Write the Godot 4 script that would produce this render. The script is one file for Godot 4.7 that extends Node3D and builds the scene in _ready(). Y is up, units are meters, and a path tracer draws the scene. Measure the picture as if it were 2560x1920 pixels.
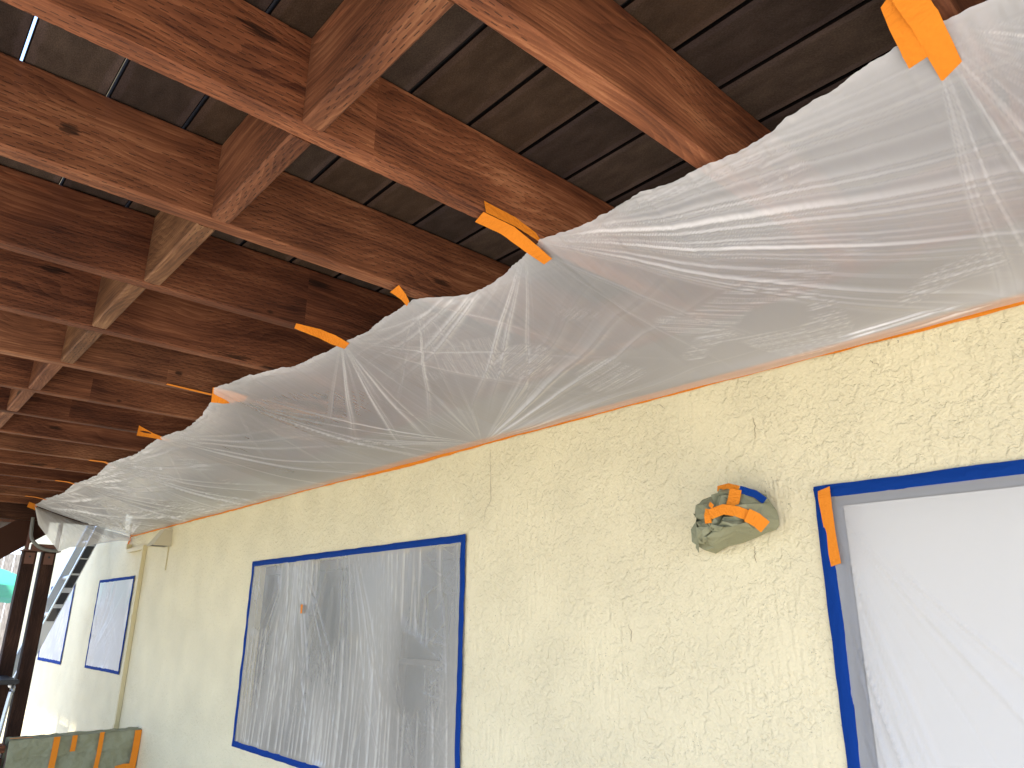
extends Node3D

const JB := 2.513          # underside of the joists
const DECK := 2.697        # underside of the deck boards
const TAPE_Y := 2.339      # where the film is taped to the wall

var used := {}
var mats := {}
var rng := RandomNumberGenerator.new()

# ------------------------------------------------------------------ helpers
func numbered(called: String) -> String:
	if not used.has(called):
		used[called] = 0
		return called
	used[called] += 1
	return "%s_%03d" % [called, used[called]]

func tag(o: Node, label: String, category: String, group := "") -> void:
	o.set_meta("label", label)
	o.set_meta("category", category)
	if group != "":
		o.set_meta("group", group)

func thing(called: String, label: String, category: String, at := Vector3.ZERO, group := "") -> Node3D:
	var o := Node3D.new()
	o.name = numbered(called)
	add_child(o)
	o.position = at
	tag(o, label, category, group)
	return o

func part(called: String, m: Mesh, mat: Material, parent: Node) -> MeshInstance3D:
	var o := MeshInstance3D.new()
	o.name = numbered(called) if parent == self else called
	o.mesh = m
	o.material_override = mat
	parent.add_child(o, true)
	return o

func noise(s: int, freq: float, oct := 1, gain := 0.5) -> FastNoiseLite:
	var n := FastNoiseLite.new()
	n.seed = s
	n.noise_type = FastNoiseLite.TYPE_SIMPLEX_SMOOTH
	n.frequency = freq
	n.fractal_type = FastNoiseLite.FRACTAL_FBM if oct > 1 else FastNoiseLite.FRACTAL_NONE
	n.fractal_octaves = oct
	n.fractal_gain = gain
	return n

func begin() -> SurfaceTool:
	var st := SurfaceTool.new()
	st.begin(Mesh.PRIMITIVE_TRIANGLES)
	return st

# a flat quad a-b-c-d (in order round it) that faces along n
func quad(st: SurfaceTool, a: Vector3, b: Vector3, c: Vector3, d: Vector3, n: Vector3, ua := Vector2.ZERO, ub := Vector2.ZERO, uc := Vector2.ZERO, ud := Vector2.ZERO) -> void:
	var g := (b - a).cross(c - a)
	var p := [a, b, c, d]
	var u := [ua, ub, uc, ud]
	var order := [0, 1, 2, 0, 2, 3] if g.dot(n) < 0.0 else [0, 2, 1, 0, 3, 2]
	for i in order:
		st.set_normal(n)
		st.set_uv(u[i])
		st.add_vertex(p[i])

func box_into(st: SurfaceTool, lo: Vector3, hi: Vector3, uvs := 1.0) -> void:
	for ax in 3:
		var b := (ax + 1) % 3
		var c := (ax + 2) % 3
		for s in 2:
			var n := Vector3.ZERO
			n[ax] = 1.0 if s else -1.0
			var p := []
			var u := []
			for k in [[0, 0], [1, 0], [1, 1], [0, 1]]:
				var v := Vector3.ZERO
				v[ax] = hi[ax] if s else lo[ax]
				v[b] = hi[b] if k[0] else lo[b]
				v[c] = hi[c] if k[1] else lo[c]
				p.append(v)
				u.append(Vector2(v[b], v[c]) * uvs)
			quad(st, p[0], p[1], p[2], p[3], n, u[0], u[1], u[2], u[3])

func box(lo: Vector3, hi: Vector3) -> Mesh:
	var st := begin()
	box_into(st, lo, hi)
	return st.commit()

# a sawn timber along axis ax with eased edges; its faces are laid out on one row of the wood sheet
func timber(lo: Vector3, hi: Vector3, ax: int, row: int, uoff := 0.0, flip := false, c := 0.004) -> Mesh:
	var p := 0 if ax != 0 else 2
	var q := 1 if ax != 1 else 2
	var x0: float = lo[p]
	var x1: float = hi[p]
	var y0: float = lo[q]
	var y1: float = hi[q]
	var ring := [Vector2(x1, y1 - c), Vector2(x1, y0 + c), Vector2(x1 - c, y0), Vector2(x0 + c, y0), Vector2(x0, y0 + c), Vector2(x0, y1 - c), Vector2(x0 + c, y1), Vector2(x1 - c, y1)]
	var st := begin()
	var along := 0.0
	var len: float = hi[ax] - lo[ax]
	var vb := row / 3.0 + 0.006
	var mid := Vector2((x0 + x1) / 2, (y0 + y1) / 2)
	for i in 8:
		var a: Vector2 = ring[i]
		var b: Vector2 = ring[(i + 1) % 8]
		var d := a.distance_to(b)
		var v0 := vb + along / 0.48 * 0.32
		along += d
		var v1 := vb + along / 0.48 * 0.32
		var t := (b - a).normalized()
		var n2 := Vector2(-t.y, t.x)
		if n2.dot((a + b) / 2 - mid) < 0:
			n2 = -n2
		var n := Vector3.ZERO
		n[p] = n2.x
		n[q] = n2.y
		var P := []
		for e in [[a, 0], [b, 0], [b, 1], [a, 1]]:
			var w := Vector3.ZERO
			w[p] = e[0].x
			w[q] = e[0].y
			w[ax] = hi[ax] if e[1] else lo[ax]
			P.append(w)
		var ua := uoff
		var ub := uoff + len / 2.6
		if flip:
			ua = uoff + len / 2.6
			ub = uoff
		quad(st, P[0], P[1], P[2], P[3], n, Vector2(ua, v0), Vector2(ua, v1), Vector2(ub, v1), Vector2(ub, v0))
	for e in 2:
		var n := Vector3.ZERO
		n[ax] = 1.0 if e else -1.0
		var P := []
		for k in [0, 1, 2, 3, 4, 5, 6, 7]:
			var w := Vector3.ZERO
			w[p] = ring[k].x
			w[q] = ring[k].y
			w[ax] = hi[ax] if e else lo[ax]
			P.append(w)
		for k in [1, 3, 5]:
			quad(st, P[0], P[k], P[k + 1], P[(k + 2) % 8], n, Vector2(uoff, vb), Vector2(uoff, vb + .02), Vector2(uoff + .01, vb + .02), Vector2(uoff + .01, vb))
	return st.commit()

# grid mesh with smooth normals from rows of points
func grid(nu: int, nv: int, pos: PackedVector3Array, uv: PackedVector2Array, col := PackedColorArray()) -> ArrayMesh:
	var nor := PackedVector3Array()
	nor.resize(nu * nv)
	for j in nv:
		for i in nu:
			var a := pos[j * nu + mini(i + 1, nu - 1)] - pos[j * nu + maxi(i - 1, 0)]
			var b := pos[mini(j + 1, nv - 1) * nu + i] - pos[maxi(j - 1, 0) * nu + i]
			nor[j * nu + i] = b.cross(a).normalized()
	var ind := PackedInt32Array()
	ind.resize((nu - 1) * (nv - 1) * 6)
	var k := 0
	for j in nv - 1:
		for i in nu - 1:
			var a := j * nu + i
			ind[k] = a; ind[k + 1] = a + 1; ind[k + 2] = a + nu + 1
			ind[k + 3] = a; ind[k + 4] = a + nu + 1; ind[k + 5] = a + nu
			k += 6
	var arr := []
	arr.resize(Mesh.ARRAY_MAX)
	arr[Mesh.ARRAY_VERTEX] = pos
	arr[Mesh.ARRAY_NORMAL] = nor
	arr[Mesh.ARRAY_TEX_UV] = uv
	arr[Mesh.ARRAY_INDEX] = ind
	if col.size():
		arr[Mesh.ARRAY_COLOR] = col
	var m := ArrayMesh.new()
	m.add_surface_from_arrays(Mesh.PRIMITIVE_TRIANGLES, arr)
	return m

# folds of a thin film at q (metres on the film). A fan is [point, direction, half spread, long folds, fine folds, reach of the long, reach of the fine, strength]
var n1 := noise(11, 1.0)
var n2 := noise(12, 1.0)
var n3 := noise(13, 1.0)
func fans(list: Array) -> Array:
	var out := []
	rng.seed = 404
	for a in list:
		var T := 1024
		var tabs := []
		for kind in 2:
			var t := PackedFloat32Array()
			t.resize(T)
			var count: int = a[3 + kind]
			for k in count:
				var at := rng.randf_range(-.92, .92) * float(a[2])
				var w := rng.randf_range(.006, .015) if kind == 0 else rng.randf_range(.005, .009)
				var h := w * rng.randf_range(.7, 1.4) * (1.0 if rng.randf() < .7 else -.8) * (1.0 - absf(at / a[2]) * .4)
				var lean := rng.randf_range(.55, 1.6)
				for i in T:
					var d := ((i / float(T - 1) * 2.0 - 1.0) * float(a[2]) - at) / w
					d *= lean if d > 0.0 else 1.0 / lean
					if absf(d) < 4.0:
						t[i] += h * exp(-pow(absf(d), 1.35))
			for i in T:
				var e := absf(i / float(T - 1) * 2.0 - 1.0)
				t[i] *= smoothstep(1.0, .82, e) * float(a[7])
			tabs.append(t)
		out.append([a[0], a[1], a[2], tabs[0], tabs[1], a[5], a[6]])
	return out

func folds(q: Vector2, anchors: Array, creases: Array) -> float:
	var h := 0.0
	for a in anchors:
		var d: Vector2 = q - a[0]
		var r := d.length()
		if r > a[5] * 2.6 or r < 0.002:
			continue
		var off := angle_difference(a[1], d.angle() + .012 * n3.get_noise_2d(r * 2.5, a[0].x * 5.0)) / float(a[2])
		if off <= -1.0 or off >= 1.0:
			continue
		var f := (off * .5 + .5) * 1023.0
		var k := int(f)
		var t1: PackedFloat32Array = a[3]
		var t2: PackedFloat32Array = a[4]
		var g := f - k
		var kk := mini(k + 1, 1023)
		h += minf(r, .5) * (lerpf(t1[k], t1[kk], g) * exp(-pow(r / a[5], 2.0)) + lerpf(t2[k], t2[kk], g) * exp(-pow(r / a[6], 2.0)))
	for c in creases:   # [angle, per metre across, per metre along, height, mask scale, mask threshold, seed]
		var mk := n3.get_noise_2d(q.x * c[4] + c[6], q.y * c[4] * 1.3)
		if c.size() > 7:
			var away: Vector2 = (q - c[7]) / c[8]
			mk += 0.25 - 0.9 * away.length_squared()
		if mk < c[5]:
			continue
		var cs := cos(c[0])
		var sn := sin(c[0])
		var al: float = q.x * cs + q.y * sn
		var ac: float = -q.x * sn + q.y * cs
		h += c[3] * smoothstep(c[5], c[5] + 0.25, mk) * (0.35 * n1.get_noise_2d(al * c[2], ac * c[1] * 0.6 + c[6]) - 0.62 * exp(-absf(n2.get_noise_2d(al * c[2] + c[6], ac * c[1])) * 6.0))
	return h

func ribbon(pts: Array, half: Array, mat: Material, called: String, parent: Node) -> MeshInstance3D:
	# a strip of tape: centre points and half-width vectors; slightly uneven edges
	var n := pts.size()
	var sub := 6
	var total := (n - 1) * sub + 1
	var pos := PackedVector3Array()
	var uv := PackedVector2Array()
	for j in 3:
		for i in total:
			var k := mini(i / sub, n - 2)
			var f := (i - k * sub) / float(sub)
			var c: Vector3 = pts[k].lerp(pts[k + 1], f)
			var h: Vector3 = half[k].lerp(half[k + 1], f)
			var w := (j - 1) * (1.0 + 0.035 * n1.get_noise_2d(i * 0.9 + c.x * 40.0, j * 9.0 + c.y * 30.0))
			pos.append(c + h * w)
			uv.append(Vector2(i * 0.1, j * 0.5))
	return part(called, grid(total, 3, pos, uv), mat, parent)

func mat(albedo: Color, rough := 0.8, spec := 0.5) -> StandardMaterial3D:
	var m := StandardMaterial3D.new()
	m.albedo_color = albedo
	m.roughness = rough
	m.metallic_specular = spec
	return m

func lin(r: float, g: float, b: float) -> Color:
	return Color(r, g, b).linear_to_srgb()

func tex(im: Image) -> ImageTexture:
	return ImageTexture.create_from_image(im)

func bytes_of(n: FastNoiseLite, w: int, h: int, seamless := false) -> PackedByteArray:
	var im := n.get_seamless_image(w, h, false, false, 0.12) if seamless else n.get_image(w, h)
	return im.get_data()

func stretched(n: FastNoiseLite, w0: int, h0: int, w: int, h: int) -> PackedByteArray:
	var im := n.get_image(w0, h0)
	im.resize(w, h, Image.INTERPOLATE_CUBIC)
	return im.get_data()

# ------------------------------------------------------------------ materials
func make_wood() -> void:
	var W := 2048
	var H := 1536
	var S := stretched(noise(21, 0.030, 4, 0.6), 64, H, W, H)
	var S2 := stretched(noise(22, 0.16, 2, 0.6), 150, H, W, H)
	var WV := stretched(noise(23, 0.012, 3, 0.5), 256, 384, W, H)
	var B := stretched(noise(24, 0.010, 4, 0.55), 512, 512, W, H)
	var M := stretched(noise(25, 0.012, 2, 0.5), 256, 256, W, H)
	var shift := PackedFloat32Array()
	shift.resize(W * H)
	rng.seed = 5
	var knots := []
	for row in 3:
		for k in 4:
			knots.append([rng.randf() * W, row * 512 + rng.randf() * 330, rng.randf_range(5, 12)])
	for kn in knots:
		var R: float = kn[2]
		for y in range(maxi(0, int(kn[1] - R * 7)), mini(H, int(kn[1] + R * 7))):
			for x in range(maxi(0, int(kn[0] - R * 9)), mini(W, int(kn[0] + R * 9))):
				var dx: float = (x - kn[0]) / (R * 3.2)
				var dy: float = (y - kn[1]) / R
				shift[y * W + x] -= signf(dy) * R * 1.5 * exp(-dx * dx) * exp(-absf(dy) * 0.55) * minf(1.0, absf(dy) * 2.0)
	var lut := PackedByteArray()
	lut.resize(256 * 3)
	var dark := Color(0.075, 0.028, 0.016)
	var midc := Color(0.265, 0.114, 0.058)
	var light := Color(0.55, 0.29, 0.155)
	for i in 256:
		var t := i / 255.0
		var c := dark.lerp(midc, t * 2.0) if t < 0.5 else midc.lerp(light, t * 2.0 - 1.0)
		c = c.linear_to_srgb()
		lut[i * 3] = int(c.r * 255)
		lut[i * 3 + 1] = int(c.g * 255)
		lut[i * 3 + 2] = int(c.b * 255)
	var ringl := PackedFloat32Array()
	ringl.resize(1024)
	for i in 1024:
		var f := fmod(i / 1024.0 * 16.0, 1.0)
		ringl[i] = pow(f, 1.6)
	var col := PackedByteArray()
	col.resize(W * H * 3)
	var hgt := PackedByteArray()
	hgt.resize(W * H)
	for y in H:
		for x in W:
			var i := y * W + x
			var wv := WV[i] - 128.0
			var sh := shift[i]
			var vv := clampi(int(y + wv * 0.09 + sh), 0, H - 1)
			var s := S[vv * W + x] / 255.0
			var s2 := S2[vv * W + x] / 255.0
			var rg := ringl[int(y * 5.0 + wv * 2.2 + sh * 4.0 + 8192.0) & 1023]
			var bl := B[i] / 255.0
			var t := -0.02 + 0.52 * s + 0.34 * s2 + 0.18 * rg + 0.60 * (bl - 0.5)
			t = clampf(t - 0.06, 0.0, 1.0)
			var k := int(t * 255) * 3
			col[i * 3] = lut[k]
			col[i * 3 + 1] = lut[k + 1]
			col[i * 3 + 2] = lut[k + 2]
			hgt[i] = int(clampf(0.35 + 0.28 * s2 + 0.25 * (1.0 - rg), 0, 1) * 255)
	# knots: dark hearts with a pale ring
	for kn in knots:
		var R: float = kn[2]
		for y in range(maxi(0, int(kn[1] - R * 2)), mini(H, int(kn[1] + R * 2))):
			for x in range(maxi(0, int(kn[0] - R * 2)), mini(W, int(kn[0] + R * 2))):
				var d := Vector2((x - kn[0]) / 1.15, y - kn[1]).length() / R + 0.12 * sin(x * 0.9) * cos(y * 0.7)
				if d < 1.25:
					var i := y * W + x
					var f := clampf(0.55 + 0.25 * d + 0.14 * sin(d * 16.0), 0.25, 1.0) if d < 1.0 else lerpf(0.75, 1.0, (d - 1.0) / 0.25)
					for c in 3:
						col[i * 3 + c] = int(col[i * 3 + c] * f)
					hgt[i] = int(hgt[i] * f)
	# the short slits that the preservative was pressed in through
	for r in range(0, H / 8):
		var ph := (r * 37) % 26
		for d in range(0, W / 26):
			var x0 := d * 26 + ph + rng.randi_range(-2, 2)
			var y0 := r * 8 + rng.randi_range(-1, 1)
			if x0 < 1 or x0 > W - 14 or y0 < 0 or y0 >= H - 1:
				continue
			var mm := M[y0 * W + x0]
			if mm < 112 + rng.randi_range(-14, 14):
				continue
			var ln := rng.randi_range(7, 12)
			for x in ln:
				var i := y0 * W + x0 + x
				for c in 3:
					col[i * 3 + c] = int(col[i * 3 + c] * 0.42)
				hgt[i] = 0
	# old drips and unstained smears
	for k in 60:
		var cx := rng.randf() * W
		var cy := rng.randf() * H
		var rx := rng.randf_range(10, 60)
		var ry := rng.randf_range(3, 14)
		var up := rng.randf() < 0.45
		for y in range(maxi(0, int(cy - ry)), mini(H, int(cy + ry))):
			for x in range(maxi(0, int(cx - rx)), mini(W, int(cx + rx))):
				var d := Vector2((x - cx) / rx, (y - cy) / ry).length() + (S2[y * W + x] - 128) / 160.0
				if d < 0.9:
					var i := y * W + x
					var f := 1.22 if up else 0.55
					for c in 3:
						col[i * 3 + c] = mini(255, int(lerpf(col[i * 3 + c], col[i * 3 + c] * f, minf(1.0, (0.9 - d) * 2.5))))
	var ct := tex(Image.create_from_data(W, H, false, Image.FORMAT_RGB8, col))
	var ht := tex(Image.create_from_data(W, H, false, Image.FORMAT_L8, hgt))
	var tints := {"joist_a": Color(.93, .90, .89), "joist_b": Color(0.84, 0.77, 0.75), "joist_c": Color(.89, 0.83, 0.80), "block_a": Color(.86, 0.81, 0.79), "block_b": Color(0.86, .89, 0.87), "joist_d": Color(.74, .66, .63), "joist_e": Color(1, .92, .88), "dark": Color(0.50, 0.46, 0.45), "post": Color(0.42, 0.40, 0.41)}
	for k in tints:
		var m := mat(tints[k], 0.72, 0.35)
		m.albedo_texture = ct
		m.heightmap_enabled = true
		m.heightmap_texture = ht
		m.heightmap_scale = 0.16
		mats[k] = m

func make_stucco() -> void:
	var W := 2048
	var na := noise(31, 0.0075, 4, 0.55)
	na.domain_warp_enabled = true
	na.domain_warp_amplitude = 46.0
	na.domain_warp_frequency = 0.011
	na.domain_warp_fractal_octaves = 3
	var A := bytes_of(na, W, W, true)
	var nb := noise(32, 0.028, 3, 0.6)
	nb.domain_warp_enabled = true
	nb.domain_warp_amplitude = 22.0
	nb.domain_warp_frequency = 0.035
	var B := bytes_of(nb, W, W, true)
	var C := bytes_of(noise(33, 0.11, 2, 0.6), W, W, true)
	var nv := noise(34, 0.05, 2, 0.6)
	var rim := nv.get_seamless_image(W, 256, false, false, 0.12)
	rim.resize(W, W, Image.INTERPOLATE_CUBIC)
	var V := rim.get_data()
	var K := bytes_of(noise(35, 0.0032, 2, 0.5), W, W, true)
	var la := PackedFloat32Array()
	var lb := PackedFloat32Array()
	var le := PackedFloat32Array()
	for i in 256:
		var t := i / 255.0
		var p := smoothstep(0.40, 0.43, t) + smoothstep(0.565, 0.595, t)
		la.append(p * 0.34)
		lb.append(smoothstep(0.47, 0.55, t) + 0.5 * smoothstep(0.62, 0.68, t))
		le.append(exp(-pow((t - 0.412) / 0.010, 2.0)) + exp(-pow((t - 0.577) / 0.010, 2.0)))
	var hgt := PackedFloat32Array()
	hgt.resize(W * W)
	var col := PackedByteArray()
	col.resize(W * W * 3)
	for i in W * W:
		var a := A[i]
		var b := B[i]
		var c := C[i] / 255.0
		var k := K[i] / 255.0
		var v := V[i] / 255.0
		var ra := la[a]
		var mb := 1.0 - 0.52 * smoothstep(0.22, 0.80, ra * 0.8 + (k - 0.40) * 0.9)   # rough between the troweled skins
		var h := ra * 0.70 + lb[b] * 0.46 * mb + (c - 0.5) * (0.14 + 0.42 * mb) - le[a] * 0.10
		var vk := smoothstep(0.56, 0.68, k)
		h += (v - 0.5) * 0.85 * vk + (v - 0.5) * 0.22
		hgt[i] = h * 0.42
		var e := le[a]
		var pit := 1.0
		if e > 0.80 and c > 0.72 and k > 0.56:
			pit = 0.70
		var f := (0.965 + 0.05 * (k - 0.5) + 0.03 * (c - 0.5)) * pit
		col[i * 3] = int(238 * f)
		col[i * 3 + 1] = int((226 - 6 * (1.0 - pit)) * f)
		col[i * 3 + 2] = int((188 - 10 * (1.0 - pit)) * f)
	var him := Image.create_from_data(W, W, false, Image.FORMAT_RF, hgt.to_byte_array())
	var m := mat(Color(1, 1, 1), 0.62, 0.4)
	m.albedo_texture = tex(Image.create_from_data(W, W, false, Image.FORMAT_RGB8, col))
	m.heightmap_enabled = true
	m.heightmap_texture = tex(him)
	m.heightmap_scale = 0.68
	mats["stucco"] = m

func make_board() -> void:
	var W := 1024
	var H := 256
	var A := bytes_of(noise(41, 0.012, 4, 0.55), W, H, true)
	var C := bytes_of(noise(42, 0.22, 2, 0.6), W, H, true)
	var E := bytes_of(noise(43, 0.02, 3, 0.6), W, H, true)
	var col := PackedByteArray()
	col.resize(W * H * 3)
	var hg := PackedByteArray()
	hg.resize(W * H)
	for y in H:
		var v := y / 255.0
		for x in W:
			var i := y * W + x
			var e := (E[i] / 255.0 - 0.5) * 0.05
			var edge := smoothstep(0.16 + e, 0.10 + e, minf(v, 1.0 - v) + 0.02)
			var ln := exp(-pow((minf(v, 1.0 - v) - 0.155 - e) / 0.012, 2.0))
			var t := 0.80 + 0.20 * (A[i] / 255.0 - 0.5) + 0.30 * (C[i] / 255.0 - 0.5) + edge * 0.10
			col[i * 3] = int(clampf(92 * t, 0, 255))
			col[i * 3 + 1] = int(clampf(78 * t, 0, 255))
			col[i * 3 + 2] = int(clampf((69 + 4 * edge) * t, 0, 255))
			if v < .014 or v > .986:  # rim painted dark like the unlit gaps between boards
				for cc in 3:
					col[i * 3 + cc] = int(col[i * 3 + cc] * .22)
			hg[i] = int(clampf(0.5 + 0.25 * (C[i] / 255.0 - 0.5) - 0.3 * edge, 0, 1) * 255)
	var m := mat(Color(1, 1, 1), 0.85, 0.12)
	m.albedo_texture = tex(Image.create_from_data(W, H, false, Image.FORMAT_RGB8, col))
	m.heightmap_enabled = true
	m.heightmap_texture = tex(Image.create_from_data(W, H, false, Image.FORMAT_L8, hg))
	m.heightmap_scale = 0.12
	mats["board"] = m
	for t in [["board_b", Color(.84, .84, .86)], ["board_c", Color(.94, .90, .85)]]:
		var mm: StandardMaterial3D = m.duplicate()
		mm.albedo_color = t[1]
		mats[t[0]] = mm

func film_mat(alpha: float, rough: float, back: float, shade := 0.86) -> StandardMaterial3D:
	var m := mat(Color(shade, shade * .985, shade * .97, alpha), rough, 1.0)
	m.transparency = BaseMaterial3D.TRANSPARENCY_ALPHA
	m.backlight_enabled = true
	m.backlight = Color(back, back, back)
	m.cull_mode = BaseMaterial3D.CULL_DISABLED
	return m

func tape_mat(c: Color) -> StandardMaterial3D:
	var m := mat(c, 0.8, 0.25)
	m.cull_mode = BaseMaterial3D.CULL_DISABLED
	var n := NoiseTexture2D.new()
	n.noise = noise(51, 0.03, 3)
	n.width = 256
	n.height = 64
	m.heightmap_enabled = true
	m.heightmap_texture = n
	m.heightmap_scale = 0.14
	return m

func make_mats() -> void:
	make_wood()
	make_stucco()
	make_board()
	mats["film"] = film_mat(1.0, 0.26, 0.2, 0.97)
	mats["film"].albedo_color = Color(.955, .958, .985)
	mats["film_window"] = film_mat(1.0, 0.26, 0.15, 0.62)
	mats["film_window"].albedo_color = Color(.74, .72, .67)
	mats["film_door"] = film_mat(1.0, 0.30, 0.3, 0.86)
	mats["film_door"].metallic_specular = 0.7
	mats["film_far"] = film_mat(1.0, 0.28, 0.4, 0.95)
	mats["film_end"] = film_mat(0.72, 0.3, 0.5)
	for k in ["film", "film_window", "film_door", "film_far"]:
		mats[k].vertex_color_use_as_albedo = true
	mats["orange"] = tape_mat(Color8(234, 140, 44))
	mats["blue"] = tape_mat(Color8(10, 56, 132))
	var pap := mat(Color8(146, 147, 120), 0.7, 0.35)
	var pn := NoiseTexture2D.new()
	pn.noise = noise(52, 0.012, 4)
	pn.noise.fractal_type = FastNoiseLite.FRACTAL_RIDGED
	pn.width = 512
	pn.height = 512
	pn.seamless = true
	pap.heightmap_enabled = true
	pap.heightmap_texture = pn
	pap.heightmap_scale = 0.35
	pap.uv1_triplanar = true
	pap.uv1_world_triplanar = true
	pap.uv1_scale = Vector3.ONE * 2.5
	pap.cull_mode = BaseMaterial3D.CULL_DISABLED
	mats["paper"] = pap
	var rv := mat(Color8(235, 220, 172), 0.7)
	mats["reveal"] = rv
	mats["cavity_shade"] = mat(lin(.20, .175, .155), .9, .2)
	mats["white"] = mat(Color8(96, 96, 92), 0.5)
	mats["recess_shade"] = mat(Color8(92, 100, 110), 0.6)  # shadow of the door recess put into the colour
	mats["door_white"] = mat(Color8(224, 222, 214), 0.5)
	mats["inside"] = mat(lin(0.22, 0.21, 0.20), 0.9)
	var gl := mat(Color(0.9, 0.95, 0.95, 0.08), 0.03)
	gl.transparency = BaseMaterial3D.TRANSPARENCY_ALPHA
	gl.metallic_specular = 0.12
	mats["glass"] = gl
	mats["pipe"] = mat(Color8(214, 200, 156), 0.55)
	mats["pvc"] = mat(Color8(124, 124, 118), 0.5)
	var al := mat(Color8(196, 200, 204), 0.32)
	al.metallic = 0.85
	mats["alu"] = al
	mats["label_black"] = mat(lin(0.03, 0.03, 0.03), 0.6)
	mats["redmetal"] = mat(lin(0.16, 0.07, 0.045), 0.6)
	mats["black"] = mat(lin(0.018, 0.018, 0.02), 0.45)
	mats["fixture"] = mat(Color8(206, 196, 168), 0.5)
	mats["roof"] = mat(lin(0.30, 0.27, 0.22), 0.85)
	var green := mat(Color8(30, 158, 128), 0.75)
	green.backlight_enabled = true
	green.backlight = Color(0.5, 0.5, 0.5)
	green.cull_mode = BaseMaterial3D.CULL_DISABLED
	mats["green"] = green
	var ft := NoiseTexture2D.new()
	ft.noise = noise(61, 0.02, 4)
	ft.width = 512
	ft.height = 512
	ft.seamless = true
	var gr := Gradient.new()
	gr.set_color(0, Color8(120, 112, 104))
	gr.set_color(1, Color8(172, 164, 154))
	ft.color_ramp = gr
	var fence := mat(Color(1, 1, 1), 0.85)
	fence.albedo_texture = ft
	fence.uv1_triplanar = true
	fence.uv1_world_triplanar = true
	fence.uv1_scale = Vector3(3, 0.6, 3)
	mats["fence"] = fence
	var ct := NoiseTexture2D.new()
	ct.noise = noise(62, 0.015, 5)
	ct.width = 1024
	ct.height = 1024
	ct.seamless = true
	var cg := Gradient.new()
	cg.set_color(0, Color8(150, 143, 131))
	cg.set_color(1, Color8(196, 188, 173))
	ct.color_ramp = cg
	var conc := mat(Color(1, 1, 1), 0.9)
	conc.albedo_texture = ct
	conc.uv1_triplanar = true
	conc.uv1_world_triplanar = true
	conc.uv1_scale = Vector3.ONE * 0.4
	mats["concrete"] = conc
	var dirt := mat(lin(0.20, 0.19, 0.12), 0.95)
	mats["dirt"] = dirt
	mats["crack"] = mat(lin(.34, .27, .17), .9, .1)
	mats["dark_bed"] = mat(lin(.075, .060, .042), .95)

# ------------------------------------------------------------------ house
const OPEN := [[-8.895, -7.935, 1.352, 2.002], [-7.03, -6.085, 1.362, 2.008], [-3.905, -2.108, 1.147, 1.998], [-0.758, 1.06, 0.06, 2.003]]
const WX0 := -11.1
const WX1 := 6.0
const WTOP := 5.3
const UVW := 2.4

func wq(st: SurfaceTool, x0: float, x1: float, y0: float, y1: float) -> void:
	quad(st, Vector3(x0, y0, 0), Vector3(x1, y0, 0), Vector3(x1, y1, 0), Vector3(x0, y1, 0), Vector3(0, 0, 1), Vector2(x0, -y0) / UVW, Vector2(x1, -y0) / UVW, Vector2(x1, -y1) / UVW, Vector2(x0, -y1) / UVW)

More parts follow.
